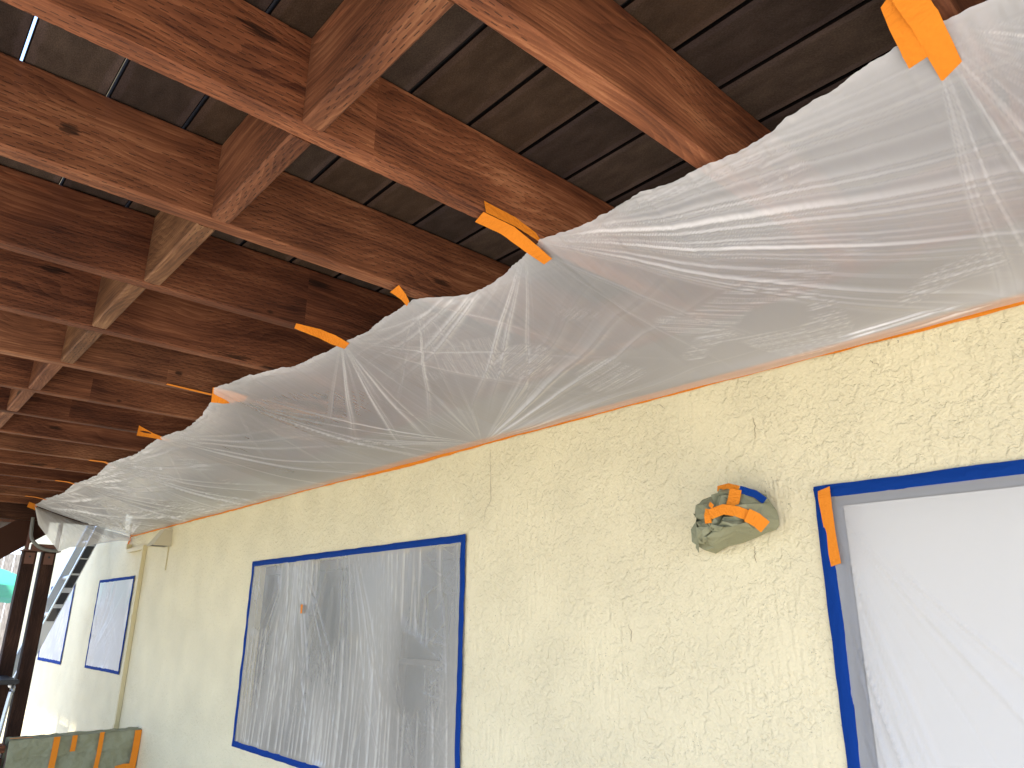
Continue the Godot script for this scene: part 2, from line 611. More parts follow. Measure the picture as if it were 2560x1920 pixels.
func build_house() -> void:
	var house := thing("house", "cream stucco house wall with masked windows and door under the deck", "house")
	var st := begin()
	var x := WX0
	for o in OPEN:
		wq(st, x, o[0], 0, WTOP)
		wq(st, o[0], o[1], 0, o[2])
		wq(st, o[0], o[1], o[3], WTOP)
		x = o[1]
	wq(st, x, WX1, 0, WTOP)
	# the corner face at the far end and the hidden one at the near end
	for s in [[WX0, -1.0], [WX1, 1.0]]:
		quad(st, Vector3(s[0], 0, 0), Vector3(s[0], 0, -5), Vector3(s[0], WTOP, -5), Vector3(s[0], WTOP, 0), Vector3(s[1], 0, 0), Vector2(0, 0), Vector2(5, 0) / UVW, Vector2(5, -WTOP) / UVW, Vector2(0, -WTOP) / UVW)
	part("stucco_wall", st.commit(), mats["stucco"], house)
	st = begin()
	quad(st, Vector3(-6.4, TAPE_Y + .008, .002), Vector3(.72, TAPE_Y + .008, .002), Vector3(.72, DECK, .002), Vector3(-6.4, DECK, .002), Vector3(0, 0, 1), Vector2(0, 0), Vector2(3, 0), Vector2(3, .1), Vector2(0, .1))
	part("shade_strip", st.commit(), mats["cavity_shade"], house)  # wall behind the film painted dark like the shaded cavity
	rng.seed = 88
	for cr in [[Vector2(-1.965, 2.318), Vector2(-1.955, 2.20), Vector2(-1.952, 2.13), Vector2(-1.985, 2.095), Vector2(-1.99, 2.06)], [Vector2(-1.235, 2.325), Vector2(-1.205, 2.322), Vector2(-1.19, 2.305)], [Vector2(-.925, 2.225), Vector2(-.918, 2.20), Vector2(-.921, 2.17)], [Vector2(-.955, 1.905), Vector2(-.953, 1.885), Vector2(-.95, 1.865)], [Vector2(-1.36, 1.72), Vector2(-1.345, 1.70), Vector2(-1.35, 1.675)], [Vector2(-.62, 2.30), Vector2(-.60, 2.285)]]:
		var pp := PackedVector3Array()
		var uu := PackedVector2Array()
		var steps: int = (cr.size() - 1) * 6 + 1
		for side in 2:
			rng.seed = 88
			for i in steps:
				var k := mini(i / 6, cr.size() - 2)
				var c: Vector2 = cr[k].lerp(cr[k + 1], (i - k * 6) / 6.0) + Vector2(rng.randf_range(-.003, .003), rng.randf_range(-.002, .002))
				var hw := .0011 * (1.0 - absf(i / float(steps - 1) * 2 - 1) * .6)
				pp.append(Vector3(c.x + (hw if side else -hw), c.y, .0012))
				uu.append(Vector2(i, side))
		part("crack", grid(steps, 2, pp, uu), mats["crack"], house)
	# rooms behind the glass
	st = begin()
	var xi := [WX0 + .2, -5.2, -1.4, 2.2, WX1 - .2]
	quad(st, Vector3(WX0, 0, -5), Vector3(WX1, 0, -5), Vector3(WX1, WTOP, -5), Vector3(WX0, WTOP, -5), Vector3(0, 0, 1))
	for xx in xi:
		box_into(st, Vector3(xx - .05, 0.02, -4.99), Vector3(xx + .05, 2.55, -.16))
	box_into(st, Vector3(WX0 + .02, -0.05, -4.99), Vector3(WX1 - .02, 0.018, -.16))
	box_into(st, Vector3(WX0 + .02, 2.55, -4.99), Vector3(WX1 - .02, 2.65, -.16))
	part("room_shell", st.commit(), mats["inside"], house)
	st = begin()
	x = WX0 + .02
	for o in OPEN:
		box_into(st, Vector3(x, 0.0, -.155), Vector3(o[0] - .003, WTOP - .02, -.145))
		box_into(st, Vector3(o[0] - .003, 0.0, -.155), Vector3(o[1] + .003, o[2] - .003, -.145))
		box_into(st, Vector3(o[0] - .003, o[3] + .003, -.155), Vector3(o[1] + .003, WTOP - .02, -.145))
		x = o[1] + .003
	box_into(st, Vector3(x, 0.0, -.155), Vector3(WX1 - .02, WTOP - .02, -.145))
	part("inner_wall", st.commit(), mats["inside"], house)
	# roof; its unseen deep eave is added to cast the wall's shadow line
	st = begin()
	box_into(st, Vector3(WX0 - .4, WTOP, -5.4), Vector3(WX1 + .4, WTOP + .16, 1.455))
	part("added_eave", st.commit(), mats["roof"], house)
	# openings
	for i in OPEN.size():
		var o: Array = OPEN[i]
		var is_door := i == 3
		var w := Node3D.new()
		w.name = "door" if is_door else "window"
		house.add_child(w, true)
		st = begin()
		var d := -.15
		for s in [[o[0], 1.0], [o[1], -1.0]]:
			quad(st, Vector3(s[0], o[2], 0), Vector3(s[0], o[3], 0), Vector3(s[0], o[3], d), Vector3(s[0], o[2], d), Vector3(s[1], 0, 0), Vector2(0, 0), Vector2(0, .4), Vector2(.06, .4), Vector2(.06, 0))
		for s in [[o[2], 1.0], [o[3], -1.0]]:
			quad(st, Vector3(o[0], s[0], 0), Vector3(o[1], s[0], 0), Vector3(o[1], s[0], d), Vector3(o[0], s[0], d), Vector3(0, s[1], 0), Vector2(0, 0), Vector2(.4, 0), Vector2(.4, .06), Vector2(0, .06))
		part("reveal", st.commit(), mats["recess_shade" if is_door else "reveal"], w)
		if is_door:
			# a pale door set back behind the film, its frame coloured as recess shadow
			st = begin()
			box_into(st, Vector3(o[0], o[2], -.14), Vector3(o[0] + .012, o[3], -.036))
			box_into(st, Vector3(o[1] - .012, o[2], -.14), Vector3(o[1], o[3], -.036))
			box_into(st, Vector3(o[0] + .012, o[3] - .012, -.14), Vector3(o[1] - .012, o[3], -.036))
			part("frame", st.commit(), mats["recess_shade"], w)
			part("panel", box(Vector3(o[0] + .015, o[2], -.135), Vector3(o[1] - .015, o[3] - .015, -.045)), mats["door_white"], w)
			continue
		st = begin()
		var fw := .045
		box_into(st, Vector3(o[0], o[2], -.12), Vector3(o[0] + fw, o[3], -.06))
		box_into(st, Vector3(o[1] - fw, o[2], -.12), Vector3(o[1], o[3], -.06))
		box_into(st, Vector3(o[0] + fw, o[2], -.12), Vector3(o[1] - fw, o[2] + fw, -.06))
		box_into(st, Vector3(o[0] + fw, o[3] - fw, -.12), Vector3(o[1] - fw, o[3], -.06))
		part("frame", st.commit(), mats["white"], w)
		if i == 2:
			part("mullion", box(Vector3(-3.705, o[2] + fw, -.11), Vector3(-3.655, o[3] - fw, -.052)), mats["white"], w)
			part("mullion", box(Vector3(-2.65, o[2] + fw, -.11), Vector3(-2.59, o[3] - fw, -.052)), mats["white"], w)
			part("glazing_bar", box(Vector3(-2.59, 1.565, -.10), Vector3(o[1] - fw, 1.585, -.07)), mats["white"], w)
			part("glazing_bar", box(Vector3(o[0] + fw, 1.58, -.10), Vector3(-3.705, 1.60, -.07)), mats["white"], w)
		else:
			var cx: float = (o[0] + o[1]) / 2
			part("mullion", box(Vector3(cx - .02, o[2] + fw, -.11), Vector3(cx + .02, o[3] - fw, -.056)), mats["white"], w)
		part("pane", box(Vector3(o[0] + fw, o[2] + fw, -.094), Vector3(o[1] - fw, o[3] - fw, -.09)), mats["glass"], w)

# ------------------------------------------------------------------ deck
func build_deck() -> void:
	var deck := thing("deck", "timber deck overhead with red-brown joists and dark composite boards", "deck")
	rng.seed = 77
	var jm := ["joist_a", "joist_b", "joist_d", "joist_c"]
	# joists across, every 16 inches
	for k in range(-2, 16):
		var x1 := -0.180 - 0.4064 * k
		var dx := rng.randf_range(-.003, .003)
		var y0 := JB + rng.randf_range(-.002, .002)
		part("joist", timber(Vector3(x1 - .040, y0, .045), Vector3(x1, DECK - .002, 2.62), 2, (k + 7) % 3, rng.randf() * .6, k % 2 == 0), mats["joist_e" if k in [1, 2] else jm[(k * 7 + 14) % 4]], deck)  # two near joists tinted lighter, partly for the light that falls there
	# blocking, one row, a little out of line from bay to bay
	var bz := [1.20, 1.215, 1.237, 1.237, 1.250, 1.270, 1.268, 1.289, 1.296, 1.300, 1.305, 1.31, 1.30, 1.31, 1.305, 1.31]
	for k in range(-1, 16):
		var x0 := -0.180 - 0.4064 * k
		var z1: float = bz[k] if k >= 0 else 1.21
		part("blocking", timber(Vector3(x0 + .001, JB + rng.randf_range(0.0, .005), z1 - .040), Vector3(x0 + .4064 - .041, DECK - .003, z1), 0, (k + 9) % 3, rng.randf(), k % 2 == 1), mats["block_b" if k in [4, 5, 6] else "block_a"], deck)
	part("ledger", timber(Vector3(-6.4, JB, .003), Vector3(.68, DECK - .002, .043), 0, 1, .3), mats["joist_b"], deck)
	part("rim_joist", timber(Vector3(-6.4, JB - .02, 2.622), Vector3(.68, DECK - .002, 2.66), 0, 0, .1), mats["joist_a"], deck)
	part("end_beam", timber(Vector3(-6.46, 2.412, .05), Vector3(-6.405, DECK - .002, 2.66), 2, 2, .5), mats["dark"], deck)
	# boards along the house
	var zz := .598 - .1435 * 4
	var b := 0
	while zz < 2.6:
		var z0 := zz + .0026
		var z1 := zz + .1435 - .0028
		var st := begin()
		var y0 := DECK + rng.randf_range(0, .0015)
		var y1 := y0 + .025
		var c := .0018
		var ring := [Vector2(z0, y0 + c), Vector2(z0 + c, y0), Vector2(z1 - c, y0), Vector2(z1, y0 + c), Vector2(z1, y1 - c), Vector2(z1 - c, y1), Vector2(z0 + c, y1), Vector2(z0, y1 - c)]
		var uo := rng.randf()
		for e in [[-6.47, -2.21], [-2.206, .72]]:
			for i in 8:
				var p: Vector2 = ring[i]
				var q: Vector2 = ring[(i + 1) % 8]
				var t := (q - p).normalized()
				var nn := Vector2(t.y, -t.x)
				if nn.dot((p + q) / 2 - Vector2((z0 + z1) / 2, (y0 + y1) / 2)) < 0:
					nn = -nn
				var va := clampf((p.x - z0) / (z1 - z0), .004, .996)
				var vb := clampf((q.x - z0) / (z1 - z0), .004, .996)
				quad(st, Vector3(e[0], p.y, p.x), Vector3(e[0], q.y, q.x), Vector3(e[1], q.y, q.x), Vector3(e[1], p.y, p.x), Vector3(0, nn.y, nn.x), Vector2(e[0] / 1.3 + uo, va), Vector2(e[0] / 1.3 + uo, vb), Vector2(e[1] / 1.3 + uo, vb), Vector2(e[1] / 1.3 + uo, va))
			uo = rng.randf()
		part("deck_board", st.commit(), mats[["board", "board_c", "board_b", "board", "board_b", "board_c", "board_c"][b % 7]], deck)
		zz += .1435
		b += 1

# ------------------------------------------------------------------ films
const EDGE := [[1.4, .69], [.6, .70], [.2, .69], [-.2, .70], [-.255, .70], [-.34, .688], [-.51, .665], [-.645, .668], [-.72, .688], [-.86, .669], [-.99, .688], [-1.03, .675], [-1.10, .655], [-1.198, .634], [-1.30, .632], [-1.384, .687], [-1.43, .712], [-1.574, .706], [-1.70, .69], [-1.82, .69], [-2.043, .706], [-2.316, .79], [-2.538, .805], [-2.63, .768], [-2.9, .715], [-3.138, .69], [-3.445, .708], [-3.8, .70], [-4.24, .72], [-4.6, .69], [-5.04, .71], [-5.4, .69], [-5.86, .715], [-6.21, .707], [-6.28, .70]]
func edge_z(x: float) -> float:
	for i in EDGE.size() - 1:
		if x <= EDGE[i][0] and x >= EDGE[i + 1][0]:
			var t: float = (x - EDGE[i + 1][0]) / (EDGE[i][0] - EDGE[i + 1][0])
			return lerpf(EDGE[i + 1][1], EDGE[i][1], t)
	return EDGE[0][1]

const PINS := [.6, -.215, -1.02, -1.43, -1.82, -2.56, -3.44, -4.24, -5.05, -5.86, -6.21]
func pinned(x: float) -> float:   # 0 at a taped joist, 1 halfway between two
	for i in PINS.size() - 1:
		if x <= PINS[i] and x >= PINS[i + 1]:
			var t: float = (x - PINS[i + 1]) / (PINS[i] - PINS[i + 1])
			return sin(t * PI) * minf(1.0, (PINS[i] - PINS[i + 1]) / 0.8)
	return 0.0

# how much of the light the film stops: more where it is gathered into steep folds
func density(nu: int, nv: int, h: PackedFloat32Array, uv: PackedVector2Array, base: PackedFloat32Array, k: float) -> PackedColorArray:
	var col := PackedColorArray()
	col.resize(nu * nv)
	for j in nv:
		for i in nu:
			var a := j * nu + mini(i + 1, nu - 1)
			var b := j * nu + maxi(i - 1, 0)
			var c := mini(j + 1, nv - 1) * nu + i
			var d := maxi(j - 1, 0) * nu + i
			var gx := (h[a] - h[b]) / maxf(.0005, uv[a].distance_to(uv[b]))
			var gy := (h[c] - h[d]) / maxf(.0005, uv[c].distance_to(uv[d]))
			col[j * nu + i] = Color(1, 1, 1, minf(.9, base[j * nu + i] + k * minf(1.2, sqrt(gx * gx + gy * gy))))
	return col

func sheet_patch(xa: float, xb: float, nu: int, nv: int, anchors: Array, creases: Array) -> ArrayMesh:
	var pos := PackedVector3Array()
	var uv := PackedVector2Array()
	var nrm := Vector3(0, -0.965, 0.26)
	var hh := PackedFloat32Array()
	var base := PackedFloat32Array()
	for j in nv:
		var t := j / float(nv - 1)
		for i in nu:
			var x := lerpf(xa, xb, i / float(nu - 1))
			var ez := edge_z(x) + .0025 * n1.get_noise_2d(x * 22.0, 3.0) + .0018 * n2.get_noise_2d(x * 70.0, 1.0)
			var pin := pinned(x)
			var ey := JB - .007 - pin * .012
			var e := Vector3(x, ey, ez)
			var w := Vector3(x, TAPE_Y + .004 + .003 * n1.get_noise_2d(x * 3.0, 40.0), .006)
			var p := e.lerp(w, t)
			var sag := 4.0 * t * (1.0 - t)
			p.y -= sag * (.016 + .016 * pin)
			# the slack that hangs just before the wall
			var near := 0.5 + 0.5 * n2.get_noise_2d(x * 1.1 + 5.0, 0.0)
			p += Vector3(0, -0.013 * near, 0.006 * near) * exp(-pow((t - 0.93) / 0.045, 2.0)) * (1.0 if x > -2.2 else 0.5)
			var q := Vector2(x, (.70 - lerpf(ez, .006, t)) * 1.03)
			var keep := smoothstep(0.0, 0.04, t) * smoothstep(1.0, 0.95, t)
			# the free edge curls and flutters
			var fl := exp(-t / 0.03) * (0.005 * n1.get_noise_2d(x * 9.0, t * 30.0) + 0.0015 * n2.get_noise_2d(x * 40.0, t * 60.0)) * (0.3 + pin)
			var h := folds(q, anchors, creases) * keep
			p += nrm * (h + fl)
			hh.append(h)
			base.append(.35 + .22 * exp(-t / .06) + .10 * smoothstep(.6, 1.0, t) + .16 * smoothstep(-2.4, -4.5, x) + .05 * n2.get_noise_2d(x * 1.3, t * 2.0))  # edge gathers; wall reflection and far-end gloss painted in as opacity
			pos.append(p)
			uv.append(q)
	return grid(nu, nv, pos, uv, density(nu, nv, hh, uv, base, .42))

func build_overhead_film() -> void:
	var o := thing("overhead_film", "translucent plastic sheet taped from the deck joists down to the wall", "plastic sheet")
	var an := fans([
		[Vector2(-.215, .0), 1.15, .70, 20, 30, .55, .26, .75],
		[Vector2(-1.015, .0), .46, .46, 24, 32, .80, .55, 1.15],
		[Vector2(-1.03, .01), 2.70, .42, 7, 8, .55, .2, 1.5],
		[Vector2(-1.035, .01), 1.45, .5, 3, 12, .4, .12, .7],
		[Vector2(-1.43, .0), 1.57, .8, 6, 14, .20, .12, 1.2],
		[Vector2(-1.43, .0), 2.6, .4, 4, 6, .45, .2, 1.0],
		[Vector2(-1.82, .0), 2.2, .55, 6, 10, .45, .2, 1.9],
		[Vector2(-1.82, .0), .55, .5, 6, 10, .6, .3, .8],
		[Vector2(-1.99, .71), -.24, .34, 10, 16, .85, .5, .9],
		[Vector2(-1.99, .71), -1.2, .45, 6, 12, .36, .25, .9],
		[Vector2(-1.99, .71), -2.35, .42, 6, 10, .50, .25, 1.5],
		[Vector2(-2.57, .0), .98, .36, 5, 6, .60, .25, 2.3],
		[Vector2(-2.60, .0), 2.0, .6, 6, 10, .4, .2, 1.0],
		[Vector2(-3.44, .0), .75, .8, 9, 14, .7, .3, 1.5],
		[Vector2(-3.44, .0), 2.3, .5, 6, 8, .5, .3, 1.2],
		[Vector2(-4.24, .0), 1.2, 1.4, 16, 20, .7, .35, 1.6],
		[Vector2(-5.05, .0), 1.2, 1.4, 16, 20, .7, .35, 1.8],
		[Vector2(-5.86, .0), 1.2, 1.4, 16, 20, .7, .35, 1.8],
		[Vector2(-6.21, .0), .6, 1.0, 14, 20, 1.2, .5, 2.0],
		[Vector2(-6.3, .70), -.6, .9, 12, 16, .6, .3, 1.8]])
	var cr := [
		[.55, 75.0, 1.8, .0024, 4.0, .18, 2.0, Vector2(-.75, .32), Vector2(.33, .22)],
		[.12, 80.0, 2.0, .0026, 4.2, .16, 17.0, Vector2(-.70, .56), Vector2(.5, .16)],
		[.04, 70.0, 2.0, .0026, 3.4, .16, 27.0, Vector2(-.42, .12), Vector2(.16, .16)],
		[-.27, 75.0, 2.4, .0026, 4.0, .16, 31.0, Vector2(-1.3, .42), Vector2(.45, .22)],
		[-1.0, 60.0, 2.2, .0022, 4.0, .2, 41.0, Vector2(-1.55, .25), Vector2(.3, .3)],
		[-.02, 26.0, 1.2, .012, 1.6, .0, 47.0, Vector2(-.6, .66), Vector2(1.0, .06)]]
	cr.append([.6, 30.0, 4.0, .007, 2.0, .0, 5.0, Vector2(-4.6, .12), Vector2(1.6, .3)])
	cr.append([.10, 34.0, 3.0, .006, 2.2, .05, 25.0, Vector2(-4.8, .5), Vector2(1.6, .4)])
	part("film", sheet_patch(.9, .1, 120, 120, an, cr), mats["film"], o)
	part("film", sheet_patch(.1, -2.3, 1020, 250, an, cr), mats["film"], o)
	part("film", sheet_patch(-2.3, -6.28, 620, 125, an, cr), mats["film"], o)
	# the loose end, hanging in a bag between the last joist and the wall
	var top := [[.705, 2.506], [.62, 2.48], [.50, 2.445], [.40, 2.42], [.30, 2.40], [.18, 2.372], [.08, 2.355], [.008, 2.335]]
	var low := [[.70, 2.498], [.655, 2.37], [.50, 2.185], [.43, 2.225], [.335, 2.232], [.225, 2.268], [.09, 2.30], [.006, 2.306]]
	var nu := 110
	var nv := 44
	var bagfan := fans([[Vector2(0, 0), .8, .9, 14, 12, .7, .4, 2.0]])
	var pos := PackedVector3Array()
	var uv := PackedVector2Array()
	for j in nv:
		var t := j / float(nv - 1)
		for i in nu:
			var f := i / float(nu - 1) * 7.0
			var k := mini(int(f), 6)
			var g := f - k
			g = g * g * (3 - 2 * g)
			var a := Vector2(lerpf(top[k][0], top[k + 1][0], g), lerpf(top[k][1], top[k + 1][1], g))
			var b := Vector2(lerpf(low[k][0], low[k + 1][0], g), lerpf(low[k][1], low[k + 1][1], g))
			var c := a.lerp(b, t)
			var bag := sin(t * 2.4) * (.09 * exp(-pow((c.x - .47) / .12, 2.0)) + .03)
			var q := Vector2(c.x, t * a.distance_to(b))
			var h := folds(Vector2(.705 - c.x, 2.51 - c.y), bagfan, [[1.2, 38.0, 5.0, .006, 3.0, -.2, 9.0]])
			pos.append(Vector3(-6.30 + bag + h - .05 * (1.0 - c.x / .7), c.y, c.x))
			uv.append(q)
	part("hanging_flap", grid(nu, nv, pos, uv), mats["film_end"], o)
	# the tape along the wall, showing where the film has pulled back from it
	pos = PackedVector3Array()
	uv = PackedVector2Array()
	nu = 240
	for j in 2:
		for i in nu:
			var x := lerpf(.9, -6.36, i / float(nu - 1))
			var lo := TAPE_Y + .001 - .011 * exp(-pow((x + 2.5) / .42, 2.0)) - .003 * smoothstep(-.75, -.4, x) - .004 * smoothstep(-3.4, -4.2, x) - .002 * n2.get_noise_2d(x * 11.0, 2.0)
			pos.append(Vector3(x, lo if j else TAPE_Y + .022, .0035))
			uv.append(Vector2(x * 3.0, j))
	part("wall_tape", grid(nu, 2, pos, uv), mats["orange"], o)
	ribbon([Vector3(-6.31, 2.335, .012), Vector3(-6.36, 2.30, .010), Vector3(-6.385, 2.275, .012)], [Vector3(0, .03, 0), Vector3(.02, .03, .004), Vector3(.02, .015, .004)], mats["orange"], "corner_tape", o)

func window_film(called: String, label: String, o: Array, nu: int, nv: int, fm: String, an: Array, cr: Array, tw := .028, tb := .028) -> Node3D:
	var w := thing(called, label, "masked window", Vector3((o[0] + o[1]) / 2, o[2] - tb, 0))
	var off := w.position
	var dens: float = {"film_window": .47, "film_door": .34, "film_far": .72}[fm]
	var hh := PackedFloat32Array()
	var base := PackedFloat32Array()
	var pos := PackedVector3Array()
	var uv := PackedVector2Array()
	for j in nv:
		var t := j / float(nv - 1)
		for i in nu:
			var s := i / float(nu - 1)
			var q := Vector2(lerpf(o[0], o[1], s), lerpf(o[2], o[3], t))
			var keep := smoothstep(0.0, .03, minf(minf(s, 1 - s), minf(t, 1 - t)))
			var belly := 16.0 * s * (1 - s) * t * (1 - t)
			var fh := folds(q, an, cr) * (.15 + .85 * keep)
			pos.append(Vector3(q.x, q.y, .007 - .012 * belly + fh) - off)
			hh.append(fh)
			base.append(dens + (.16 if fm == "film_window" else 0.0) * n2.get_noise_2d(q.x * 2.2, q.y * 1.0) + (.14 * smoothstep(.45, .0, t) if fm == "film_window" else 0.0))  # window glow patches and bright foot painted into the opacity
			uv.append(q)
	part("film", grid(nu, nv, pos, uv, density(nu, nv, hh, uv, base, {"film_window": .62, "film_door": 0.0, "film_far": .5}[fm])), mats[fm], w)
	var z := .006
	var x0: float = o[0]
	var x1: float = o[1]
	var y0: float = o[2]
	var y1: float = o[3]
	var h := tw / 2
	frame_tape(Vector3(x0 - tw + .004, y1 + h - .002, z) - off, Vector3(x1 + tw - .004, y1 + h - .001, z) - off, Vector3(0, h, 0), w)
	frame_tape(Vector3(x0 - tb + .006, y0 - tb / 2 + .002, z) - off, Vector3(x1 + tb - .004, y0 - tb / 2 + .003, z) - off, Vector3(0, tb / 2, 0), w)
	frame_tape(Vector3(x0 - tb / 2 + .004, y0 - tb + .004, z + .0015) - off, Vector3(x0 - tb / 2 + .003, y1 + tw - .003, z + .0015) - off, Vector3(tb / 2, 0, 0), w)
	frame_tape(Vector3(x1 + h - .004, y0 - tb + .002, z + .0015) - off, Vector3(x1 + h - .003, y1 + tw - .004, z + .0015) - off, Vector3(h, 0, 0), w)
	return w

func frame_tape(a: Vector3, b: Vector3, half: Vector3, parent: Node) -> void:
	var n := 60
	var pos := PackedVector3Array()
	var uv := PackedVector2Array()
	for j in 5:
		var s := j / 2.0 - 1.0
		for i in n:
			var p := a.lerp(b, i / float(n - 1))
			var k := (p.x + p.y) * 6.0
			var wob := 1.0 + .10 * n1.get_noise_2d(k, j * 7.0 + 30.0) + .05 * n2.get_noise_2d(k * 5.0, j * 3.0)
			pos.append(p + half * s * wob + Vector3(0, 0, .0035 * (1.0 - s * s) + .0022 * n2.get_noise_2d(k * 1.5, s * 1.6)))
			uv.append(Vector2(i * .1, j * .25))
	part("tape_strip", grid(n, 5, pos, uv), mats["blue"], parent)

func build_window_films() -> void:
	var o: Array = OPEN[2]
	var al := []
	# puckers along the right edge and the foot, and long drapes from the head
	for y in [1.93, 1.80, 1.63, 1.55, 1.45, 1.36, 1.24]:
		al.append([Vector2(o[1], y), PI, .95, 7, 8, .20, .12, 1.0])
	for x in [-3.86, -3.60, -3.36, -3.10, -2.80, -2.52, -2.27]:
		al.append([Vector2(x, o[2] - .01), PI / 2, .80, 11, 10, .34, .20, .9])
	al.append([Vector2(o[0], o[3]), -1.0, .8, 8, 8, .2, .1, .8])
	al.append([Vector2(-3.42, o[3] + .12), -PI / 2, .75, 16, 14, .8, .6, .75])
	al.append([Vector2(-2.95, o[3] + .25), -PI / 2, .55, 16, 12, 1.0, .8, .7])
	var an := fans(al)
	var cr := [
		[PI / 2, 15.0, .7, .009, 1.2, -.3, 3.0],
		[PI / 2 + .05, 46.0, 1.3, .0020, 1.9, -.1, 13.0]]
	var w := window_film("masked_window", "large dark window under translucent film framed in blue tape", o, 460, 230, "film_window", an, cr)
	ribbon([Vector3(-3.300, 1.795, .012) - w.position, Vector3(-3.298, 1.755, .013) - w.position], [Vector3(.011, 0, 0), Vector3(.008, 0, 0)], mats["orange"], "orange_patch", w)
	# the door
	o = OPEN[3]
	an = fans([
		[Vector2(o[0], 1.985), -1.12, .34, 8, 14, .5, .3, 1.5],
		[Vector2(o[0] - .01, 1.84), -1.36, .20, 8, 12, .6, .4, 2.6],
		[Vector2(o[0] - .02, 1.66), -1.42, .16, 8, 12, .6, .4, 2.6],
		[Vector2(o[0] - .02, 1.50), -1.44, .14, 7, 8, .5, .4, 2.6]])
	cr = []
	w = window_film("masked_door", "pale door at the right under smooth film framed in blue tape", o, 400, 360, "film_door", an, cr, .030, .030)
	w.set_meta("category", "masked door")
	var off := w.position
	var t := ribbon([Vector3(-.757, 2.022, .014) - off, Vector3(-.757, 2.00, .016) - off, Vector3(-.756, 1.93, .013) - off, Vector3(-.752, 1.852, .012) - off], [Vector3(.0145, .004, 0), Vector3(.0150, .0, 0), Vector3(.0135, 0, .002), Vector3(.0125, .003, .002)], mats["orange"], "orange_strip", w)
	t.set_meta("label", "orange strip over the upper left corner of the blue tape")
	# the two small far windows
	o = OPEN[1]
	an = fans([[Vector2(o[0], o[2]), 1.0, .7, 8, 6, .6, .3, 2.2], [Vector2(o[1], o[2]), 2.2, .7, 6, 6, .35, .2, 2.0], [Vector2(-6.5, o[2]), 1.6, .9, 7, 6, .3, .2, 2.0]])
	cr = [[1.05, 12.0, .9, .012, 1.6, -.2, 8.0]]
	window_film("masked_window", "small sunlit window next to the beige conduit, film bunched along its foot", o, 60, 44, "film_far", an, cr, .024, .024)
	o = OPEN[0]
	cr = [[1.3, 6.0, 1.0, .016, 1.6, -.3, 18.0], [.5, 12.0, 1.2, .010, 2.6, .0, 28.0]]
	window_film("masked_window", "small far window half hidden behind the leaning ladder and dark post", o, 60, 44, "film_far", [], cr, .03, .03)

# ------------------------------------------------------------------ tapes on the joists
func joist_tape(label: String, pts: Array, half: Array) -> Node3D:
	var o := ribbon(pts, half, mats["orange"], "orange_tape", self)
	tag(o, label, "tape strip", "orange tapes holding the sheet to the joists")
	return o

